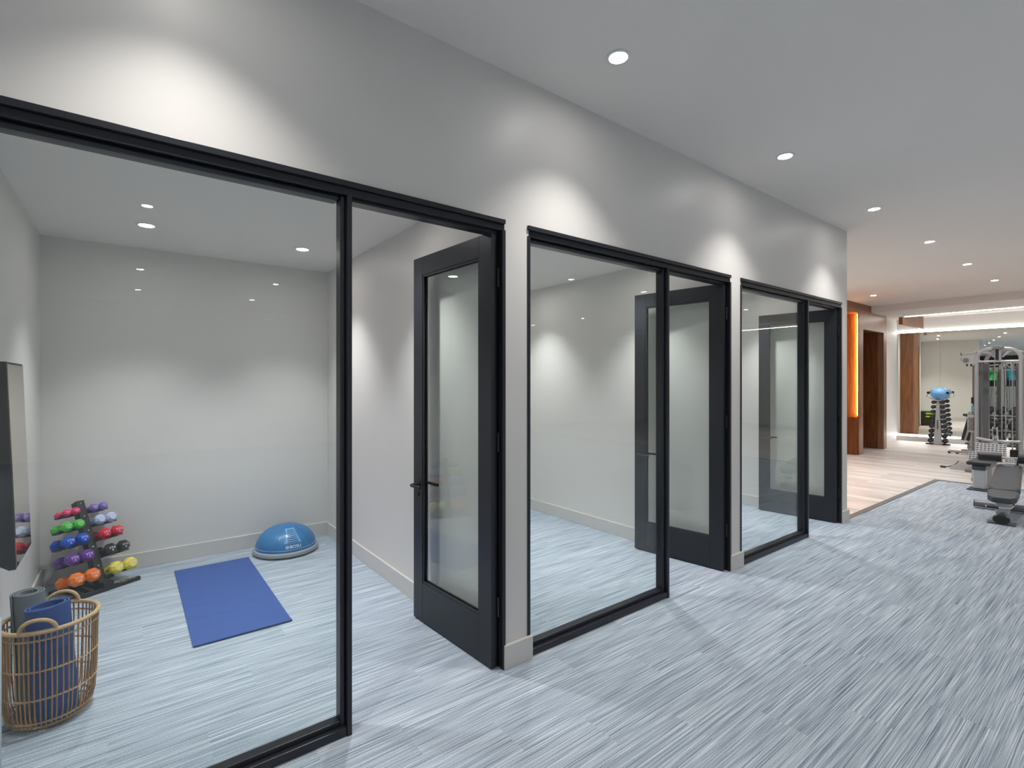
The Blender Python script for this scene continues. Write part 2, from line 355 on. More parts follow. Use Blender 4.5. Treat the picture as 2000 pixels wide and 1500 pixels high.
def door(i, ang, lab):
    d = thing('door_%d' % (i + 1), lab, loc=(RX[i][1] - 0.036, YW + 0.024, 0), rz=math.radians(ang), kind='structure')
    # leaf runs along local +y from the hinge, thickness towards -x
    x0, x1 = -DT, 0.0
    z0 = 0.012
    MB().box(x0, x1, 0, 0.115, z0, DH).build('stile', M_door, d, bevel=0.0015)
    MB().box(x0, x1, DL - 0.115, DL, z0, DH).build('stile', M_door, d, bevel=0.0015)
    MB().box(x0, x1, 0.1155, DL - 0.1155, DH - 0.125, DH).build('top_rail', M_door, d, bevel=0.0015)
    MB().box(x0, x1, 0.1155, DL - 0.1155, z0, 0.275).build('bottom_rail', M_door, d, bevel=0.0015)
    g = MB()
    for xa, xb in ((x0 + 0.004, x0 + 0.014), (x1 - 0.014, x1 - 0.004)):
        g.box(xa, xb, 0.1155, DL - 0.1155, 0.275, 0.289).box(xa, xb, 0.1155, DL - 0.1155, DH - 0.139, DH - 0.125)
        g.box(xa, xb, 0.1155, 0.129, 0.289, DH - 0.139).box(xa, xb, DL - 0.129, DL - 0.1155, 0.289, DH - 0.139)
    g.build('glazing_bead', M_frame, d)
    MB().box(-0.026, -0.017, 0.118, DL - 0.118, 0.278, DH - 0.128).build('glass_pane', M_glass, d)
    yh, zh = DL - 0.06, 0.945
    hd = MB().cyl((x0 - 0.010, yh, zh), (x0, yh, zh), 0.030).cyl((x1, yh, zh), (x1 + 0.010, yh, zh), 0.030).build('handle_rosette', M_black, d, smooth=True)
    for s, xs in ((-1, x0 - 0.010), (1, x1 + 0.010)):
        p = [(xs, yh, zh), (xs + s*0.038, yh, zh), (xs + s*0.048, yh - 0.008, zh), (xs + s*0.050, yh - 0.022, zh), (xs + s*0.050, yh - 0.125, zh)]
        if s == 1 and ang < 5: p = [(xs, yh, zh), (xs + 0.022, yh, zh), (xs + 0.027, yh - 0.012, zh), (xs + 0.027, yh - 0.125, zh)]
        MB().tube(p, 0.0105, 10).build('lever', M_black, hd, smooth=True)
    MB().cyl((x0 - 0.006, yh, zh - 0.07), (x0, yh, zh - 0.07), 0.014).build('lock_cylinder', M_black, d, smooth=True)
    for z in (0.3, 1.25, 2.2):
        MB().cyl((0.004, -0.008, z), (0.004, -0.008, z + 0.11), 0.008, seg=10).build('hinge', M_frame, d, smooth=True)
    MB().box(x0 + 0.008, x1 - 0.008, 0.02, DL - 0.02, 0.003, z0).build('door_sweep', M_black, d)
    return d
door(0, 3.6, 'open charcoal glazed door of the nearest room')
door(1, 8.2, 'open charcoal glazed door of the middle room')
door(2, 6.0, 'open charcoal glazed door of the farthest room')

# ------------------------------------------------------------------ recessed lamps
ring_me = MB().lathe([(0.048, -0.002), (0.052, -0.006), (0.068, -0.005), (0.070, 0.0), (0.048, 0.0), (0.048, -0.002)], 32).mesh('trim_ring', M_ringw, True)
lens_me = MB().lathe([(0, -0.0015), (0.047, -0.0015)], 32).mesh('lens', M_lens)
lens_me_r = lens_me
lamp_data = {}
def downlight(x, y, z, power, col, label, group, size=98, blend=1.0):
    t = thing('downlight', label, 'ceiling light', (x, y, z - 0.0005), group=group)
    link('trim_ring', ring_me, t); link('lens', lens_me, t)
    key = (power, col, size)
    if key not in lamp_data:
        l = bpy.data.lights.new('downlight_beam', 'SPOT'); l.energy = power; l.color = col
        l.spot_size = math.radians(size); l.spot_blend = blend; l.shadow_soft_size = 0.035; lamp_data[key] = l
    o = bpy.data.objects.new('downlight_beam', lamp_data[key]); C.objects.link(o); o.parent = t; o.location = (0, 0, -0.042)
G1 = 'recessed lights in the row beside the glass rooms'
ordn = ['first', 'second', 'third', 'fourth', 'fifth', 'sixth']
for k in range(-1, 7):
    x = 0.16 + 2.0 * k
    lab = 'round recessed corridor light overhead, out of frame to the left' if k < 1 else \
          ('bright round recessed corridor light, %s from the camera in the row along the glass wall' % ordn[k - 1])
    downlight(x, 1.85, H, CORRIDOR_W, CORRIDOR_C, lab, G1)
for row, y in enumerate((-1.58, -5.2, -7.4)):
    for k in range(-2, 8):
        if k > 5 and row: continue
        downlight(0.16 + 2.0 * k, y, H, HALL_W, CORRIDOR_C, 'round recessed light in the open hall ceiling, seen only in reflections', 'recessed lights over the open hall', 114)
downlight(12.27, 3.7, H, CORRIDOR_W * 1.6, CORRIDOR_C, 'round recessed light in front of the walnut portal', 'recessed lights over the far exercise area')
for k, x in enumerate((8.27, 10.27)):
    downlight(x, 3.7, H, CORRIDOR_W * 2.4, CORRIDOR_C, 'recessed light behind the corner, %s of two seen in the mirror' % ('farther', 'nearer')[k], 'recessed lights over the far exercise area')
downlight(16.0, 4.3, H, CORRIDOR_W * 0.8, CORRIDOR_C, 'small recessed light at the corner by the mirror', 'recessed lights over the far exercise area')
for k, y in enumerate((3.0, 0.6, -2.0)):  # unseen lamps added to brighten the far exercise area
    downlight(16.4, y, H, CORRIDOR_W * 1.9, CORRIDOR_C, ['unseen added light above the dumbbell tower', 'added fill light over the free weights, out of frame', 'added fill light over the free weights, farther out of frame'][k], 'recessed lights over the far exercise area')
for i in range(3):
    off = PER * i
    for x in (0.115, 1.25):
        for y in (3.12, 4.73):
            nm = ('nearest', 'middle', 'farthest')[i]
            lab = 'recessed light in %s room, %s wall side, %s row' % (nm, 'left' if x < 1 else 'right', 'rear' if y > 4 else 'front')
            downlight(x + off, y, HR, ROOM_W, ROOM_C, lab, 'recessed lights in the small rooms', 90)

# ------------------------------------------------------------------ nearest room: dumbbell rack in the corner
def rot_to(n):                                     # matrix whose local z looks along n, local y stays up
    z = Vector(n).normalized(); x = Vector((0, 0, 1)).cross(z).normalized(); y = z.cross(x)
    return Matrix((x, y, z)).transposed().to_4x4()
RK = Vector((-0.145, 5.145, 0)); RZ = math.radians(30)       # local x along the arms, local -y to the front
rk = thing('dumbbell_rack', 'black slanted steel dumbbell rack standing in the corner of the nearest room', 'rack', RK, RZ)
LEAN = 0.50                                        # metres of setback per metre of height
def post_pt(z, dy=0.0): return (0, LEAN * z + dy, z)
up = Vector((0, LEAN, 1)).normalized(); fw = Vector((0, -1, LEAN)).normalized()
pl = 0.655 / up.z
MB().obox(Vector(post_pt(0.345)), (0.029, 0, 0), fw * 0.006, up * (pl / 2 - 0.005)).build('post_face', M_steelblack, rk, bevel=0.002)
for sx in (-1, 1):
    MB().obox(Vector(post_pt(0.345)) - fw * 0.036 + Vector((sx * 0.026, 0, 0)), (0.003, 0, 0), fw * 0.030, up * (pl / 2 - 0.005)).build('post_side', M_steelblack, rk, bevel=0.001)
MB().obox(Vector(post_pt(0.672)) - fw * 0.03, (0.029, 0, 0), fw * 0.037, up * 0.004).build('post_cap', M_steelblack, rk)
MB().box(-0.24, 0.24, -0.05, -0.015, 0.0, 0.032).build('front_foot', M_steelblack, rk, bevel=0.003)
MB().box(-0.24, 0.20, 0.235, 0.27, 0.0, 0.032).build('rear_foot', M_steelblack, rk, bevel=0.003)
MB().box(-0.03, 0.03, -0.015, 0.235, 0.002, 0.03).build('base_bar', M_steelblack, rk)
MB().box(-0.17, -0.145, -0.015, 0.235, 0.002, 0.026).box(-0.10, -0.085, -0.015, 0.235, 0.002, 0.026).build('base_slat', M_steelblack, rk)
MB().box(-0.038, 0.038, -0.056, 0.012, 0.032, 0.075).build('post_shoe', M_steelblack, rk, bevel=0.004)
lt = MB()
for k, wd in enumerate((0.012, 0.02, 0.008, 0.016, 0.022)): lt.box(0.08 + 0.026 * k, 0.08 + 0.026 * k + wd, -0.046, -0.038, 0.032, 0.0326)
lt.build('yellow_lettering', M_yellowp, rk)
bolt = MB().cyl((0, 0, 0), (0, 0, 0.004), 0.006, seg=8).mesh('bolt', M_chrome, True)
TILT = math.radians(19)
rows = [(0.605, [('pink', (0.75, 0.03, 0.16), 1, 0.031, 0.115), ('violet', (0.20, 0.13, 0.42), 2, 0.034, 0.115)]),
        (0.505, [('green', (0.09, 0.55, 0.07), 3, 0.041, 0.14), ('pale blue', (0.50, 0.58, 0.82), 4, 0.043, 0.14)]),
        (0.395, [('blue', (0.005, 0.07, 0.50), 6, 0.048, 0.155), ('red', (0.62, 0.012, 0.04), 5, 0.047, 0.15)]),
        (0.270, [('purple', (0.13, 0.04, 0.30), 7, 0.050, 0.16), ('black', (0.012, 0.013, 0.015), 8, 0.050, 0.16)]),
        (0.128, [('orange', (0.85, 0.19, 0.015), 10, 0.054, 0.175), ('yellow', (0.78, 0.66, 0.10), 9, 0.053, 0.17)])]
RKM = Matrix.Translation(RK) @ Matrix.Rotation(RZ, 4, 'Z')
rown = ['top', 'second', 'middle', 'fourth', 'bottom']
for ri, (z, pair) in enumerate(rows):
    pz = Vector(post_pt(z)) - fw * 0.02
    b = link('bolt', bolt, rk); b.matrix_local = Matrix.Translation(Vector(post_pt(z + 0.05)) + fw * 0.006) @ rot_to(fw)
    for side, (cn, col, num, hr, sep) in zip((-1, 1), pair):
        pitch = hr * 1.94; ln = 0.018 + pitch * 2 + 0.008
        ax = Vector((0, math.cos(TILT), -math.sin(TILT))) * -1            # dumbbell axis, front end
        nrm = Vector((0, -math.sin(TILT) * -1, math.cos(TILT)))           # cradle normal (up)
        nrm = ax.cross(Vector((1, 0, 0))); nrm = nrm if nrm.z > 0 else -nrm
        for e in (-1, 1):                                                 # front and rear rail of the cradle
            c = pz + ax * (e * sep * 0.22) - nrm * (hr * 0.72)
            MB().obox(c + Vector((side * (ln / 2 + 0.02), 0, 0)), (ln / 2, 0, 0), ax * 0.005, nrm * 0.007).build('cradle_rail', M_steelblack, rk, bevel=0.002)
        MB().obox(pz - nrm * (hr * 0.72) + Vector((side * 0.036, 0, 0)), (0.006, 0, 0), ax * (sep * 0.22 + 0.005), nrm * 0.007).build('cradle_bracket', M_steelblack, rk)
        hm = mat('vinyl_' + cn.replace(' ', '_'), col, 0.30, noise=0.03, nscale=30, spec=0.5)
        hl = hr * 0.80                                                    # half length of a head
        prof = [(0, -hl), (hr * 0.55, -hl), (hr * 0.93, -hl * 0.45), (hr, 0), (hr * 0.93, hl * 0.45), (hr * 0.58, hl), (0, hl)]
        head = MB().lathe(prof, 8, Matrix.Rotation(PI / 8, 4, 'Z')).mesh('head', hm, False)
        head.polygons.foreach_set('use_smooth', [False] * len(head.polygons))
        grip = MB().lathe([(0, -sep/2), (0.0125, -sep/2), (0.0135, 0), (0.0125, sep/2), (0, sep/2)], 12).mesh('grip', hm, True)
        tv, tf = text_data('VTX', hr * 0.62, 0.0004); nv, nf = text_data(str(num), hr * 0.55, 0.0004)
        tm = MB(); tm.add([(x, y + hr * 0.17, hl + 0.0006 + zz) for x, y, zz in tv], tf); tm.add([(x, y - hr * 0.32, hl + 0.0006 + zz) for x, y, zz in nv], nf)
        tme = tm.mesh('lettering', M_textw)
        # the lettering sits on the front bevel ring's upper facet; keep it small enough for the end face
        sc = 0.80
        for v in tme.vertices: v.co.x *= sc; v.co.y *= sc
        for k in range(2):
            c = pz + Vector((side * (0.031 + hr + pitch * k), 0, 0))
            wm = RKM @ Matrix.Translation(c)
            d = thing('hand_weight', '%s vinyl hand weight, %s one on the %s %s arm of the rack' % (cn, 'inner' if k == 0 else 'outer', rown[ri], 'left' if side < 0 else 'right'),
                      'dumbbell', wm.translation, RZ, 'vinyl hand weights on the corner rack')
            R = rot_to(ax)
            g = link('grip', grip, d); g.matrix_local = R
            for e in (-1, 1):
                hd = link('head', head, d); hd.matrix_local = Matrix.Translation(ax * (e * sep / 2)) @ R
                if e == 1: link('lettering', tme, hd)

# half-dome balance trainer
BC = (1.235, 5.262, 0)
M_bosu = mat('blue_rubber', (0.022, 0.155, 0.37), 0.34, noise=0.05, nscale=60, bump=0.25, bscale=140)
M_bosu2 = mat('blue_rubber_smooth', (0.13, 0.34, 0.60), 0.28, noise=0.03)
M_bosud = mat('blue_rubber_rib', (0.015, 0.075, 0.20), 0.4, noise=0.03)
M_bgrey = mat('grey_plastic', (0.30, 0.32, 0.35), 0.4)
AZ = math.radians(-103 + 14)
bo = thing('balance_trainer', 'blue rubber half-dome balance trainer on grey platform by the back wall', 'balance ball', BC)
MB().lathe([(0, 0.004), (0.262, 0.004), (0.272, 0.012), (0.29, 0.018), (0.294, 0.036), (0.288, 0.050), (0.272, 0.056), (0, 0.056)], 64).build('platform', M_bgrey, bo, smooth=True)
MB().lathe([(0, 0.0), (0.25, 0.0), (0.262, 0.004), (0, 0.004)], 48).build('platform_pad', M_black, bo)
def dome_r(t): return 0.272 * math.cos(t) ** 0.86, 0.054 + 0.205 * math.sin(t)
def dome(u, t, off=0.0):
    r, z = dome_r(t); a = AZ + u
    n = Vector((math.cos(a) * math.cos(t), math.sin(a) * math.cos(t), math.sin(t) * 1.2)).normalized()
    return Vector((r * math.cos(a), r * math.sin(a), z)) + n * off
MB().lathe([dome_r(PI / 2 * k / 24) for k in range(24)] + [(0, 0.259)], 64).build('dome', M_bosu, bo, smooth=True)
def patch(u0, u1, t0, t1, o0, o1, n=8, wt=None):
    m = MB(); V = []
    for i in range(n + 1):
        for j in range(n + 1):
            t = t0 + (t1 - t0) * j / n; w = wt(t) if wt else 1
            V.append(dome((u0 + (u1 - u0) * i / n) * w, t, o1))
    F = [(i*(n+1)+j, (i+1)*(n+1)+j, (i+1)*(n+1)+j+1, i*(n+1)+j+1) for i in range(n) for j in range(n)]
    k = len(V); V2 = []
    for i in range(n + 1):
        for j in range(n + 1):
            t = t0 + (t1 - t0) * j / n; w = wt(t) if wt else 1
            V2.append(dome((u0 + (u1 - u0) * i / n) * w, t, o0))
    m.add(V + V2, F + [tuple(q + k for q in reversed(f)) for f in F])
    edge = [i*(n+1) for i in range(n+1)] + [n*(n+1)+j for j in range(1, n+1)] + [i*(n+1)+n for i in range(n-1, -1, -1)] + [j for j in range(n-1, 0, -1)]
    m.f += [(edge[q], edge[(q+1) % len(edge)], edge[(q+1) % len(edge)] + k, edge[q] + k) for q in range(len(edge))]
    return m
patch(-0.26, 0.26, 0.40, 1.18, -0.004, 0.0022, 10, lambda t: 1.25 - 0.35 * math.sin((t - 0.4) / 0.78 * PI)).build('tread_panel', M_bosu2, bo, smooth=True)
for k in range(8):
    t = 0.44 + 0.086 * k
    patch(-0.19, 0.19, t, t + 0.026, 0.0, 0.0055, 4).build('tread_rib', M_bosud, bo, smooth=True)
for u in (-0.75, 0.75, PI): MB().tube([dome(u * (1 - 0.25 * math.sin(t * 2)), t, 0.0005) for t in [0.1 + 0.13 * k for k in range(10)]], 0.003, 6).build('dome_seam', M_bosu, bo, smooth=True)
MB().tube([dome(2*PI*k/72, 0.11, 0.0) for k in range(72)], 0.0035, 6, closed=True).build('dome_band', M_bosu2, bo, smooth=True)
tv, tf = text_data('BOSU', 0.040)
def on_dome(x, y, off): return dome(x / 0.255, 0.25 + y / 0.22, off)
MB().add([on_dome(x + 0.018, y, 0.0030) for x, y, z in tv], tf).build('lettering', M_textw, bo)
rg = [(-0.052 + 0.013 * math.cos(2*PI*k/20), 0.013 * math.sin(2*PI*k/20)) for k in range(20)]
lg = MB().tube([on_dome(x, y, 0.003) for x, y in rg], 0.0017, 5, closed=True)
lg.tube([on_dome(-0.052 + 0.006 * math.cos(2*PI*k/14), 0.006 * math.sin(2*PI*k/14), 0.003) for k in range(14)], 0.0017, 5, closed=True)
lg.build('round_emblem', M_textw, bo)

# unrolled exercise mat
M_mat = mat('blue_foam', (0.028, 0.075, 0.27), 0.75, noise=0.10, nscale=40, bump=0.5, bscale=260)
M_mat2 = mat('blue_foam_side', (0.022, 0.070, 0.26), 0.7, noise=0.10, nscale=40, bump=0.4, bscale=260)
mm = MB(); nx, ny = 8, 24
for top in (1, 0):
    for i in range(nx + 1):
        for j in range(ny + 1):
            x = -0.29 + 0.58 * i / nx; y = -0.785 + 1.57 * j / ny
            curl = 0.006 * max(0, (abs(y) - 0.70) / 0.085) ** 2
            mm.v.append((x, y, (0.0075 if top else 0.0005) + curl))
n1 = (nx + 1) * (ny + 1); I = lambda i, j: i * (ny + 1) + j
for i in range(nx):
    for j in range(ny):
        f = (I(i, j), I(i+1, j), I(i+1, j+1), I(i, j+1)); mm.f += [f, tuple(q + n1 for q in reversed(f))]
ed = [I(i, 0) for i in range(nx+1)] + [I(nx, j) for j in range(1, ny+1)] + [I(i, ny) for i in range(nx-1, -1, -1)] + [I(0, j) for j in range(ny-1, 0, -1)]
mm.f += [(ed[q], ed[(q+1) % len(ed)], ed[(q+1) % len(ed)] + n1, ed[q] + n1) for q in range(len(ed))]
tag(mm.build('exercise_mat', M_mat, smooth=True, loc=(0.613, 4.458, 0)), 'flat blue exercise mat laid out on the carpet', 'mat')

# wicker basket with rolled mats
M_wick = mat('rattan', (0.40, 0.235, 0.115), 0.55, noise=0.28, nscale=30)
M_wickd = mat('rattan_weave', (0.48, 0.32, 0.17), 0.6, noise=0.3, nscale=60)
BK = (-0.303, 3.376, 0)
bk = thing('wicker_basket', 'open rattan basket with two loop handles holding rolled mats', 'basket', BK)
def br(z):
    pts = [(0.0, 0.124), (0.03, 0.154), (0.08, 0.169), (0.2, 0.177), (0.35, 0.180), (0.48, 0.182)]
    for (a, ra), (b, rb) in zip(pts, pts[1:]):
        if z <= b: return ra + (rb - ra) * (z - a) / (b - a)
    return pts[-1][1]
st = MB()
for k in range(56):
    a = 2*PI*k/56 + random.uniform(-0.012, 0.012); j = random.uniform(-0.012, 0.012)
    st.tube([(br(z) * math.cos(a + j * math.sin(z * 9)), br(z) * math.sin(a + j * math.sin(z * 9)), z + 0.004) for z in (0, 0.03, 0.08, 0.2, 0.34, 0.476)], 0.0034, 5)
tag(st.build('wicker_stakes', M_wick, bk, smooth=True), kind='stuff')
for z in (0.025, 0.05, 0.165, 0.30, 0.445):
    wv = MB()
    for ph in (0, PI):
        wv.tube([((br(z) + 0.0042 * math.cos(28 * a + ph)) * math.cos(a), (br(z) + 0.0042 * math.cos(28 * a + ph)) * math.sin(a), z + 0.003 * math.sin(28 * a + ph)) for a in [2*PI*k/168 for k in range(168)]], 0.0026, 4, closed=True)
    wv.build('weave_band', M_wickd, bk, smooth=True)
bs = MB()
for k in range(9): bs.tube([((0.012 + 0.0135*k) * math.cos(2*PI*i/40), (0.012 + 0.0135*k) * math.sin(2*PI*i/40), 0.007 + 0.002 * math.sin(i * PI + k)) for i in range(40)], 0.006, 5, closed=True)
bs.build('woven_base', M_wick, bk, smooth=True)
MB().tube([(0.184 * math.cos(2*PI*k/64), 0.184 * math.sin(2*PI*k/64), 0.484) for k in range(64)], 0.0105, 8, closed=True).build('rim', M_wickd, bk, smooth=True)
for ang in (-100, 80):
    a = math.radians(ang); u = Vector((-math.sin(a), math.cos(a), 0)); c = Vector((0.184 * math.cos(a), 0.184 * math.sin(a), 0.484))
    hp = []
    for i in range(17):
        b = PI * i / 16; w = u * (0.072 * math.cos(b)); p = c + w; rr = Vector((p.x, p.y, 0)).normalized() * 0.184
        hp.append(Vector((rr.x, rr.y, 0.484 + 0.060 * math.sin(b))))
    MB().tube(hp, 0.009, 8).build('handle', M_wickd, bk, smooth=True)
def rolled(name, label, base, top, r0, r1, turns, thick, m, oval=1.0, oa=0.0, ph=0.0):
    base, top = Vector(base), Vector(top); axis = top - base
    t = thing(name, label, 'mat', base, group='rolled mats in the wicker basket')
    n = int(40 * turns); mb = MB(); u = Vector((math.cos(oa), math.sin(oa), 0)); w = Vector((-math.sin(oa), math.cos(oa), 0))
    for i in range(n + 1):
        a = ph + 2*PI*turns*i/n; r = r0 + (r1 - r0) * i / n
        for rad in (r, r - thick):
            p = u * (rad * math.cos(a)) + w * (rad * oval * math.sin(a))
            mb.v += [tuple(p), tuple(p + axis)]
    for i in range(n):
        k = 4 * i
        mb.f += [(k, k+4, k+5, k+1), (k+2, k+3, k+7, k+6), (k+1, k+5, k+7, k+3), (k, k+2, k+6, k+4)]
    mb.f += [(0, 1, 3, 2), (4*n, 4*n+2, 4*n+3, 4*n+1)]
    mb.build('foam_roll', m, t, smooth=True)
    return t
M_gmat = mat('grey_foam', (0.15, 0.175, 0.20), 0.7, noise=0.08, nscale=30, bump=0.3, bscale=200)
roll_g = rolled('rolled_mat', 'rolled grey exercise mat standing at the back of the wicker basket', (-0.360, 3.42, 0.016), (-0.392, 3.444, 0.608), 0.033, 0.067, 3.4, 0.0060, M_gmat, ph=1.1)
roll_b = rolled('rolled_mat', 'rolled blue exercise mat with wide hollow core in front of the grey roll', (-0.268, 3.315, 0.016), (-0.304, 3.306, 0.572), 0.062, 0.094, 2.2, 0.0085, M_mat2, oval=0.66, oa=math.radians(28), ph=3.4)
# the same basket and rolls stand in the middle room; only their reflection shows in its open door
def copy_tree(o, parent=None):
    c = o.copy(); C.objects.link(c); c.parent = parent
    for ch in list(o.children): copy_tree(ch, c)
    return c
for src, lab in [(bk, 'rattan basket in the middle room, seen only as a faint reflection in its door')] + \
        [(r, 'rolled %s mat in the middle room, seen only as a faint reflection in its door' % n) for r, n in ((roll_g, 'grey'), (roll_b, 'blue'))]:
    c = copy_tree(src); c.location.x += PER; c['label'] = lab
# foam roller standing by the glass
fr = thing('foam_roller', 'pale lavender-grey foam roller cut by the left edge, standing beside the wicker basket', 'foam roller', (-0.4645, 2.72, 0))
MB().lathe([(0.035, 0), (0.077, 0), (0.080, 0.004), (0.080, 0.741), (0.076, 0.746), (0.035, 0.746), (0.035, 0)], 40).build('foam_tube', mat('lavender_foam', (0.50, 0.53, 0.62), 0.6, bump=0.2, bscale=150), fr, smooth=True)
MB().lathe([(0.028, 0.002), (0.0345, 0.002), (0.0345, 0.744), (0.028, 0.744), (0.028, 0.002)], 24).build('core', M_black, fr, smooth=True)
# wall-mounted smart trainer
sm = thing('smart_gym_screen', 'tall black wall-mounted workout screen with bronze mirror face', 'workout mirror', (RX[0][0], 3.36, 0.75))
MB().prism([(0.002, 0.09), (0.002, 0.95), (0.03, 1.0), (0.106, 1.0), (0.140, 0.0), (0.115, 0.0)], 0, 0.47, 'y').build('casing', M_black, sm, bevel=0.003)
fx = lambda z: 0.140 - 0.034 * z
MB().add([(fx(z) + o, y, z) for z in (0.012, 0.988) for y in (0.012, 0.458) for o in (0.0004, 0.003)],
         [(1,3,7,5), (0,4,6,2), (0,1,5,4), (2,6,7,3), (0,2,3,1), (4,5,7,6)]).build('mirror_face', M_smart, sm)
MB().box(0.002, 0.05, -0.05, 0, 0.55, 0.9).build('arm_mount', M_black, sm, bevel=0.004)

# ------------------------------------------------------------------ far exercise area
# decline bench in front
db = thing('decline_bench', 'grey adjustable abdominal bench with black leg rollers, nearest of the machines', 'bench', (8.06, 1.17, 0), math.radians(4.2))
MB().tube([(0.03, 0, 0.075), (1.15, 0, 0.10)], 0.05, 12).build('base_beam', M_grey, db, smooth=True)
fc = MB().prism([(0.075 * math.cos(2*PI*k/20), 0.058 + 0.046 * math.sin(2*PI*k/20)) for k in range(20)], -0.02, 0.05, 'x'); fc.build('foot_cap', M_padk, db, smooth=True)
MB().box(-0.03, 0.14, -0.12, 0.12, 0, 0.012).build('foot_plate', M_pad, db)
MB().tube([(0.86, -0.46, 0.06), (0.86, 0.31, 0.06)], 0.045, 12).build('stabilizer', M_grey, db, smooth=True)
for s in (-0.47, 0.31): MB().tube([(0.86, s, 0.06), (0.86, s + 0.012, 0.06)], 0.047, 12).build('end_cap', M_pad, db, smooth=True)
MB().box(0.10, 0.22, -0.06, 0.06, 0.10, 0.24).build('front_column', M_silver, db, bevel=0.01)
MB().obox((1.06, 0, 0.33), (0.05, 0, 0), (0, 0.045, 0), (0.03, 0, 0.27)).build('rear_column', M_silver, db, bevel=0.008)
ip = Vector((1.0, 0, 0.25)).normalized(); iu = Vector((-ip.z, 0, ip.x))
def pad(cx, cz, half, w0, w1, th, name, m, par):
    c = Vector((cx, 0, cz)); mb = MB(); k = 5
    pts = [(-half, -w0*.62), (-half + .05, -w0), (half - .03, -w1), (half, -w1 + .03), (half, w1 - .03), (half - .03, w1), (-half + .05, w0), (-half, w0*.62)]
    n = len(pts)
    for o, sc in ((-th, 0.96), (-th * .4, 1.0), (th * .4, 1.0), (th, 0.95)):
        mb.v += [tuple(c + ip * (a * sc) + Vector((0, b * sc, 0)) + iu * o) for a, b in pts]
    for r in range(3): mb.f += [(r*n + i, r*n + (i+1) % n, (r+1)*n + (i+1) % n, (r+1)*n + i) for i in range(n)]
    mb.f += [tuple(range(n)), tuple(3*n + i for i in range(n))]
    return mb.build(name, m, par, smooth=True, bevel=0.006)
pad(0.145, 0.300, 0.125, 0.125, 0.140, 0.035, 'head_pad', M_pad, db)
pad(0.70, 0.440, 0.435, 0.140, 0.125, 0.035, 'back_pad', M_pad, db)
MB().obox(Vector((0.60, 0, 0.362)), ip * 0.50, (0, 0.035, 0), iu * 0.022).build('pad_rail', M_grey, db)
MB().tube([(1.13, -0.31, 0.655), (1.13, 0.31, 0.655)], 0.012, 10).build('roller_axle', M_chrome, db, smooth=True)
for s in (-1, 1):
    MB().lathe([(0, -0.115), (0.055, -0.115), (0.062, -0.108), (0.062, 0.108), (0.055, 0.115), (0, 0.115)], 20, Matrix.Translation((1.13, s * 0.19, 0.655)) @ Matrix.Rotation(PI / 2, 4, 'X')).build('leg_roller', M_padk, db, smooth=True)
    MB().lathe([(0, -0.012), (0.02, -0.012), (0.02, 0.012), (0, 0.012)], 12, Matrix.Translation((1.13, s * 0.062, 0.655)) @ Matrix.Rotation(PI / 2, 4, 'X')).build('roller_collar', M_chrome, db, smooth=True)
MB().tube([(0.20, -0.09, 0.235), (0.05, -0.10, 0.225), (-0.02, -0.07, 0.20), (-0.03, 0.02, 0.195), (-0.03, 0.13, 0.20)], 0.012, 8).build('carry_handle', M_chrome, db, smooth=True)
MB().tube([(-0.03, 0.02, 0.195), (-0.03, 0.12, 0.199)], 0.017, 10).build('handle_grip', M_padk, db, smooth=True)

# seated row bench in front of the cable machine
rb = thing('row_bench', 'grey post bench with black seat facing the cable machine', 'bench', (10.36, 1.745, 0))
MB().box(-0.11, 0.14, -0.13, 0.13, 0, 0.02).build('base_plate', M_pad, rb, bevel=0.003)
MB().box(-0.05, 0.07, -0.075, 0.075, 0.02, 0.33).build('post', M_silver, rb, bevel=0.02)
MB().box(-0.07, 0.75, -0.08, 0.08, 0.31, 0.385).build('seat_rail', M_pad, rb, bevel=0.015)
MB().box(-0.10, 0.62, -0.14, 0.14, 0.387, 0.44).build('seat', M_padk, rb, bevel=0.018)
MB().box(0.58, 0.70, -0.05, 0.05, 0, 0.31).build('post', M_silver, rb, bevel=0.015)

# cable machine
cm = thing('cable_machine', 'tall silver multi-station cable machine with arched top and chrome guide rods', 'gym machine', (13.0, 1.93, 0))
def archpath(x, w, zb, zt, r):
    return [(x, w, zb), (x, w, zt - r)] + arc((x, w - r, zt - r), r, 0, 90, 8) [1:] + arc((x, -w + r, zt - r), r, 90, 180, 8) + [(x, -w, zb)]
MB().tube(archpath(0, 0.305, 0.05, 2.29, 0.20), 0.034, 14).build('front_arch', M_silver, cm, smooth=True)
MB().tube(archpath(0.75, 0.29, 0.05, 2.28, 0.22), 0.032, 14).build('rear_arch', M_silver, cm, smooth=True)
for s in (-1, 1):
    MB().box(0.12, 0.24, s * 0.29 - 0.035, s * 0.29 + 0.035, 0.02, 2.08).build('upright', M_grey, cm, bevel=0.008)
    MB().box(0.36, 0.44, s * 0.23 - 0.045, s * 0.23 + 0.045, 0.02, 2.02).build('stack_upright', M_grey, cm, bevel=0.008)
    MB().tube([(0.0, s * 0.17, 2.26), (0.02, s * 0.055, 2.13)], 0.018, 8).build('brace', M_silver, cm, smooth=True)
    MB().tube([(0.0, s * 0.25, 2.235), (0.75, s * 0.25, 2.235)], 0.024, 8).build('top_rail', M_silver, cm, smooth=True)
    MB().box(-0.75, 0.85, s * 0.29 - 0.05, s * 0.29 + 0.05, 0.0, 0.06).build('floor_rail', M_grey, cm, bevel=0.01)
MB().tube([(0, -0.30, 2.05), (0, 0.30, 2.05)], 0.022, 10).build('cross_bar', M_silver, cm, smooth=True)
MB().tube([(-0.02, -0.30, 0.56), (-0.06, -0.1, 0.55), (-0.06, 0.1, 0.55), (-0.02, 0.30, 0.58)], 0.028, 10).build('lower_cross_bar', M_silver, cm, smooth=True)
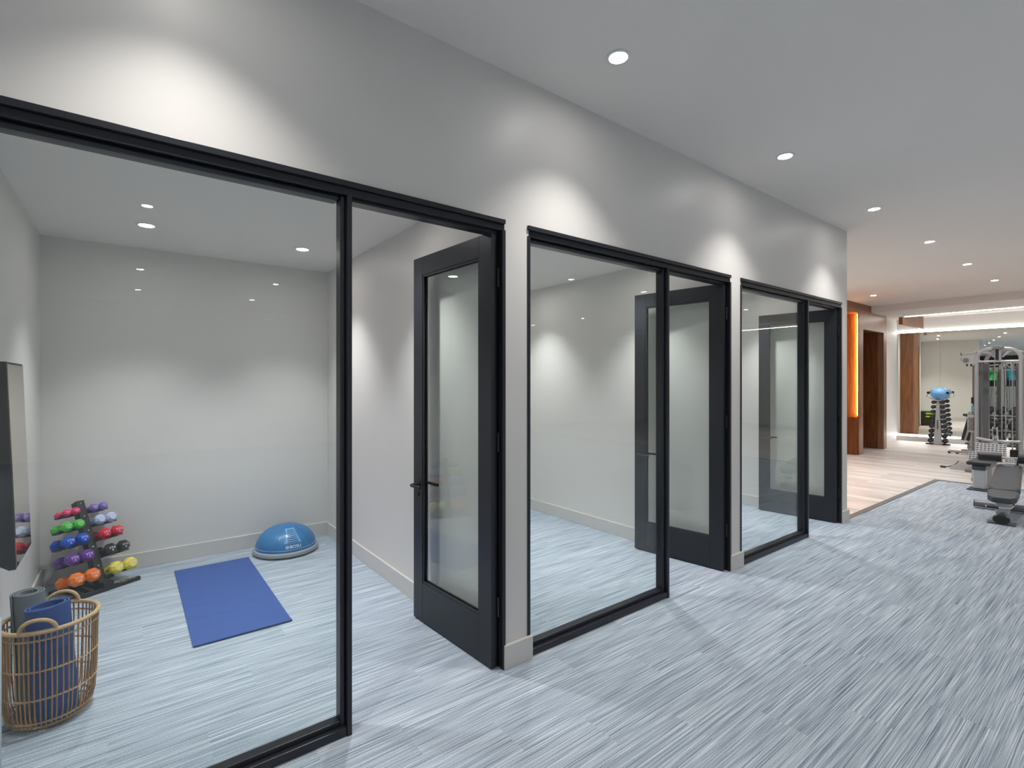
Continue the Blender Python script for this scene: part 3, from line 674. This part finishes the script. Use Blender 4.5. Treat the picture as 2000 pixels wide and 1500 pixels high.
MB().box(-0.06, 0.06, -0.045, 0.045, 2.06, 2.31).build('pulley_head', M_silver, cm, bevel=0.015)
MB().prism([(-0.06, 2.27), (0.09, 2.27), (0.06, 2.33), (-0.02, 2.345), (-0.09, 2.315)], -0.09, 0.10, 'x').build('head_cap', M_grey, cm, bevel=0.012)
MB().box(-0.068, -0.058, -0.018, 0.030, 2.07, 2.30).build('head_slot', M_black, cm)
for y in (0.08, -0.02, -0.075, -0.165, -0.255): MB().cyl((0.2, y, 0.12), (0.2, y, 2.05), 0.011, seg=10).build('guide_rod', M_chrome, cm, smooth=True)
for y in (0.005, 0.13, -0.12): MB().tube([(0.02, y * 0.4, 2.1), (0.1, y, 1.2), (0.1, y, 0.6)], 0.003, 5).build('cable', M_black, cm)
for k in range(9): MB().box(0.12, 0.28, -0.28, -0.14, 0.10 + 0.032 * k, 0.129 + 0.032 * k).build('weight_plate', M_black, cm, bevel=0.002)
MB().tube([(0.0, 0.30, 2.235), (0.0, 0.52, 2.205)], 0.027, 12).build('side_arm', M_silver, cm, smooth=True)
MB().tube([(0.0, 0.52, 2.205), (0.0, 0.532, 2.203)], 0.029, 12).build('arm_cap', M_black, cm, smooth=True)
MB().prism([(0.32, 2.0), (0.32, 2.145), (0.54, 2.135), (0.52, 2.06), (0.46, 2.01)], -0.035, 0.035, 'x').build('pulley_housing', M_silver, cm, bevel=0.008)
MB().lathe([(0, -0.042), (0.045, -0.042), (0.045, 0.042), (0, 0.042)], 20, Matrix.Translation((0, 0.45, 2.08)) @ Matrix.Rotation(PI / 2, 4, 'Y')).build('pulley_wheel', M_grey, cm, smooth=True)
for y in (0.44, 0.38): MB().box(-0.015, 0.015, y - 0.012, y + 0.012, 1.965, 2.01).build('cable_stop', M_black, cm)
for s in (-1, 1): MB().prism([(0.0, 0.55), (0.0, 0.83), (0.03, 0.86), (0.09, 0.80), (0.12, 0.55)], s * 0.028 + 0.03 - 0.006, s * 0.028 + 0.03 + 0.006, 'y').build('pulley_cheek', M_silver, cm, loc=(-0.12, 0, -0.04))
MB().lathe([(0, -0.018), (0.05, -0.018), (0.055, 0), (0.05, 0.018), (0, 0.018)], 20, Matrix.Translation((-0.07, 0.03, 0.72)) @ Matrix.Rotation(PI / 2, 4, 'X')).build('low_pulley', M_black, cm, smooth=True)
for z, m in ((1.30, M_black), (1.14, M_bosu2)): MB().box(0.02, 0.10, 0.335, 0.385, z - 0.06, z + 0.06).build('pad_marker', m, cm)
for k in range(3): MB().box(-0.02, 0.06, 0.345, 0.42, 0.72 + 0.09 * k, 0.79 + 0.09 * k).build('adjuster_block', M_grey, cm, bevel=0.006)
MB().box(0.02, 0.07, 0.345, 0.44, 0.68, 1.02).build('adjuster_plate', M_silver, cm)
MB().box(0.06, 0.16, 0.325, 0.375, 0.02, 1.98).build('side_upright', M_grey, cm, bevel=0.006)
MB().prism([(-0.04, 0.62), (-0.04, 0.74), (0.035, 0.70), (0.035, 0.62)], 0.225, 0.245, 'x').build('stack_handle', M_black, cm, bevel=0.004)
# perforated foot plates: a tilted tread plate with raised tabs
def footplate(x, y, z, wy, hz, cols, nrows, lean=0.45):
    p = thing_part = link('foot_plate', MB().prism([(0, 0), (lean * hz, hz), (lean * hz + 0.015, hz), (0.015, 0)], -wy / 2, wy / 2, 'y').mesh('foot_plate', M_silver), cm, 0.003, (x, y, z))
    tabs = MB()
    for a in range(cols):
        for b in range(nrows):
            zz = hz * (b + 0.5) / nrows; yy = -wy / 2 + wy * (a + 0.5) / cols
            c = Vector((lean * zz - 0.002, yy, zz)); n = Vector((-1, 0, lean)).normalized(); t = Vector((lean, 0, 1)).normalized()
            tabs.obox(c, n * 0.003, Vector((0, wy / cols * 0.32, 0)), t * (hz / nrows * 0.22))
    tag(link('tread_slots', tabs.mesh('tread_slots', M_pad), p), kind='stuff')
footplate(-0.98, -0.04, 0.33, 0.40, 0.24, 8, 7)
footplate(-1.80, 0.02, 0.26, 0.17, 0.23, 4, 7)
footplate(-1.15, -0.33, 0.26, 0.12, 0.12, 4, 4)
MB().box(-1.78, -1.72, -0.02, 0.06, 0.06, 0.27).build('plate_stem', M_silver, cm)
MB().box(-0.95, -0.90, -0.08, 0.0, 0.06, 0.34).build('plate_stem', M_silver, cm)
MB().box(-1.80, -0.75, -0.02, 0.06, 0.0, 0.06).box(-0.95, -0.75, -0.29, -0.02, 0.0, 0.055).build('floor_rail', M_grey, cm, bevel=0.006)
MB().box(-1.12, -1.06, -0.36, -0.30, 0.0, 0.27).build('plate_stem', M_silver, cm)
MB().prism([(0.24, 0.0), (0.24, 0.16), (0.42, 0.15), (0.58, 0.05), (0.60, 0.0)], -0.55, -0.48, 'x').build('side_foot', M_silver, cm, bevel=0.006)
MB().box(-0.53, -0.47, 0.2, 0.3, 0.002, 0.055).build('foot_bracket', M_grey, cm)
# row handle hanging on the low pulley
rh = thing('triangle_row_bar', 'polished triangular row handle hanging from the low pulley of the cable machine', 'handle', (12.60, 1.93, 0.46))
MB().tube([(0.30, 0.03, 0.20), (0.02, 0.0, 0.115)], 0.006, 6).build('carabiner', M_chrome, rh, smooth=True)
MB().tube([(0.01, 0.0, 0.12), (0.0, 0.055, 0.02), (0.0, -0.055, 0.02)], 0.010, 8, closed=True).build('frame', M_chrome, rh, smooth=True)
MB().tube([(0.0, 0.12, 0.012), (0.0, -0.12, 0.012)], 0.014, 10).build('grip_bar', M_chrome, rh, smooth=True)
# black strap handle on the plank floor
sh = thing('strap_handle', 'black strap handle lying on the plank floor beside the cable machine', 'handle', (12.55, 2.62, 0))
MB().tube([(0.0, 0.0, 0.012), (0.03, -0.06, 0.03), (0.10, -0.12, 0.05), (0.16, -0.16, 0.10), (0.2, -0.17, 0.13)], 0.009, 6).build('strap', M_black, sh, smooth=True)
MB().tube([(0.0, 0.06, 0.020), (0.0, -0.02, 0.020)], 0.020, 10).build('grip', M_black, sh, smooth=True)

# adjustable bench standing upright behind the cable machine
ab = thing('incline_bench', 'grey adjustable bench with raised backrest between tower and cable machine', 'bench', (15.2, 2.72, 0))
MB().box(-0.03, 0.03, -0.30, 0.36, 0.03, 0.085).build('foot_bar', M_silver, ab, bevel=0.008)
for s in (0.36, 0.22): MB().lathe([(0, -0.02), (0.03, -0.02), (0.03, 0.02), (0, 0.02)], 14, Matrix.Translation((0, s, 0.03)) @ Matrix.Rotation(PI / 2, 4, 'Y')).build('wheel', M_black, ab, smooth=True)
MB().obox((0.22, 0.02, 0.22), (0.03, 0, 0), (0, 0.035, 0), (0.20, 0, 0.16)).build('main_beam', M_grey, ab)
MB().obox((0.25, 0.02, 0.58), (0.03, 0, 0), (0, 0.13, 0.0), (0.05, -0.05, 0.27)).build('backrest', M_pad, ab, bevel=0.02)
for s in (-1, 1): MB().obox((0.19, 0.02 + s * 0.05, 0.53), (0.012, 0, 0), (0, 0.018, 0), (0.04, -0.045 , 0.22)).build('support_strut', M_silver, ab)
MB().obox((0.17, 0.0, 0.33), (0.015, 0, 0), (0, 0.03, 0), (0.02, -0.02, 0.20)).build('adjuster', M_silver, ab)
MB().tube([(0.22, 0.16, 0.90), (0.22, -0.22, 0.90)], 0.032, 10).build('head_roll', M_pad, ab, smooth=True)
MB().box(0.3, 0.62, -0.12, 0.14, 0.36, 0.43).build('seat', M_padk, ab, bevel=0.02)
MB().box(0.52, 0.58, -0.25, 0.25, 0.0, 0.06).box(0.5, 0.6, -0.03, 0.05, 0.06, 0.36).build('rear_foot', M_grey, ab)

# round dumbbells
M_urethane = mat('black_urethane', (0.014, 0.014, 0.016), 0.42, noise=0.15, nscale=40)
def dumbbell_meshes(r, ln, gap, cm_):
    hd = MB().lathe([(0, 0), (r*.80, 0), (r, r*.10), (r, r*.30), (r*.92, r*.33), (r*.92, r*.38), (r, r*.41), (r, ln - r*.1), (r*.85, ln), (0, ln)], 20).mesh('head', M_urethane, True)
    cp = MB().lathe([(0, ln), (r*.42, ln), (r*.42, ln + .004), (r*.34, ln + .006), (0, ln + .006)], 16).mesh('end_cap', cm_, True)
    gr = MB().lathe([(0, -gap/2), (.014, -gap/2), (.017, 0), (.014, gap/2), (0, gap/2)], 12).mesh('grip', M_chrome, True)
    return hd, cp, gr
def dumbbell(M, meshes, gap, label, group):
    hd, cp, gr = meshes
    t = thing('dumbbell', label, 'dumbbell', M.translation, 0, group); R = M.to_3x3().to_4x4()
    g = link('grip', gr, t); g.matrix_local = R
    for e in (0, 1):
        h = link('head', hd, t); h.matrix_local = R @ (Matrix.Rotation(PI, 4, 'X') if e else Matrix()) @ Matrix.Translation((0, 0, gap / 2))
        link('end_cap', cp, h)
ORD = ['first', 'second', 'third', 'fourth', 'fifth', 'sixth', 'seventh', 'eighth', 'ninth']
# tower
tw = thing('dumbbell_tower', 'slim grey dumbbell tower standing before the mirror', 'rack', (17.12, 3.70, 0), math.radians(6))
MB().add([(-.12, -.085, .02), (-.12, .085, .02), (.12, .085, .02), (.12, -.085, .02), (-.07, -.030, 1.16), (-.07, .030, 1.16), (.07, .030, 1.16), (.07, -.030, 1.16)],
         [(0,1,5,4), (1,2,6,5), (2,3,7,6), (3,0,4,7), (4,5,6,7), (0,3,2,1)]).build('spine', M_silver, tw, bevel=0.006)
MB().box(-0.10, 0.10, -0.07, 0.07, 1.161, 1.19).build('top_plate', M_silver, tw, bevel=0.005)
MB().box(-0.12, 0.12, -0.09, 0.09, 0.0, 0.02).build('base_plate', M_grey, tw)
MB().box(-0.1255, -0.121, -0.012, 0.012, 0.42, 0.66).build('badge', M_pad, tw)
for s in (-1, 1):
    MB().prism([(s*0.09, 0.0), (s*0.25, 0.0), (s*0.25, 0.03), (s*0.09, 0.04)], -0.08, 0.0, 'x').build('foot', M_black, tw)
    MB().tube([(0, s*0.06, 1.17), (0, s*0.13, 1.215), (0, s*0.245, 1.275), (0, s*0.14, 1.45)], 0.010, 8).build('ball_arm', M_chrome, tw, smooth=True)
    MB().lathe([(0, -0.01), (0.036, -0.01), (0.036, 0.01), (0, 0.01)], 14, Matrix.Translation((-0.05, s*0.196, 1.375)) @ Matrix.Rotation(PI / 2, 4, 'Y')).build('arm_pad', M_padk, tw, smooth=True)
TM = Matrix.Translation((17.12, 3.70, 0)) @ Matrix.Rotation(math.radians(6), 4, 'Z')
for k in range(9):
    z = 1.125 - 0.1275 * k; r = 0.046 + 0.0016 * k; gap = 0.11; wid = 0.085 - 0.055 * (z - 0.02) / 1.14
    ms = dumbbell_meshes(r, 0.052 + 0.003 * k, gap, M_pad)
    for s in (-1, 1):
        M = TM @ Matrix.Translation((0, s * (wid + r + 0.007), z)) @ Matrix.Rotation(PI / 2, 4, 'Y')
        MB().box(-0.03, 0.03, min(s*(wid - 0.01), s*(wid + 0.075)), max(s*(wid - 0.01), s*(wid + 0.075)), z - 0.032, z - 0.018).build('peg', M_grey, tw)
        dumbbell(M, ms, gap, 'small black round dumbbell on the %s side of the tower, %s from the top' % ('right' if s < 0 else 'left', ORD[k]), 'dumbbells on the slim tower')
# blue ball held on top of the tower
M_ball = mat('sky_blue_vinyl', (0.17, 0.40, 0.74), 0.35, noise=0.05, nscale=20, bump=0.2, bscale=60)
bl = thing('exercise_ball', 'sky-blue ball resting on top of the dumbbell tower', 'ball', (17.12, 3.70, 1.19))
MB().lathe([(0.165 * math.sin(PI*k/24), 0.160 - 0.160 * math.cos(PI*k/24)) for k in range(25)], 40).build('ball_skin', M_ball, bl, smooth=True)
MB().tube([(0.1655 * math.cos(2*PI*k/48), 0.1655 * math.sin(2*PI*k/48), 0.160) for k in range(48)], 0.002, 5, closed=True).build('seam', M_bosu2, bl, smooth=True)
# black storage box by the alcove wall (seen in the mirror)
sb = thing('storage_box', 'black box with lime green mark, seen in the mirror left of the dumbbell tower', 'box', (10.6, 3.98, 0))
MB().box(-0.3, 0.3, -0.25, 0.25, 0, 0.55).build('shell', M_black, sb, bevel=0.02)
M_lime = mat('lime_print', (0.35, 0.75, 0.02), 0.5)
MB().box(0.301, 0.303, -0.16, 0.10, 0.44, 0.50).box(0.301, 0.303, -0.16, -0.08, 0.36, 0.46).box(0.301, 0.303, -0.16, 0.10, 0.33, 0.38).build('lime_mark', M_lime, sb)

# long dumbbell rack in front of the mirror
lr = thing('dumbbell_shelf', 'silver three-tier dumbbell rack running along the mirror behind the cable machine', 'rack', (16.85, 3.10, 0), math.radians(6.5))
tiers = [(0.86, 0.10), (0.50, 0.02), (0.18, -0.06)]
for z, x in tiers:
    for dx in (-0.10, 0.06):
        MB().box(x + dx - 0.015, x + dx + 0.015, -1.75, 0.0, z - 0.05, z - 0.015).build('shelf_rail', M_silver, lr, bevel=0.004)
    MB().box(x - 0.14, x - 0.118, -1.75, 0.0, z - 0.075, z - 0.045).build('front_lip', M_black, lr, bevel=0.003)
for y in (-0.06, -1.69):
    MB().prism([(-0.16, 0.0), (0.22, 0.0), (0.22, 0.90), (0.14, 0.90), (-0.10, 0.10)], y - 0.02, y + 0.02, 'y').build('end_frame', M_grey, lr, bevel=0.005)
LM = Matrix.Translation((16.85, 3.10, 0)) @ Matrix.Rotation(math.radians(6.5), 4, 'Z')
for ti, (z, x) in enumerate(tiers):
    r = (0.078, 0.098, 0.088)[ti]; gap = 0.125; ms = dumbbell_meshes(r, 0.085, gap, M_pad)
    for k in range(7):
        y = -0.19 - 0.222 * k
        M = LM @ Matrix.Translation((x - 0.02, y, z + r - 0.012)) @ Matrix.Rotation(PI / 2, 4, 'Y')
        dumbbell(M, ms, gap, 'black round-headed dumbbell on the %s tier of the long rack, %s from its left end' % (('top', 'middle', 'bottom')[ti], ORD[k]), 'dumbbells on the long rack')
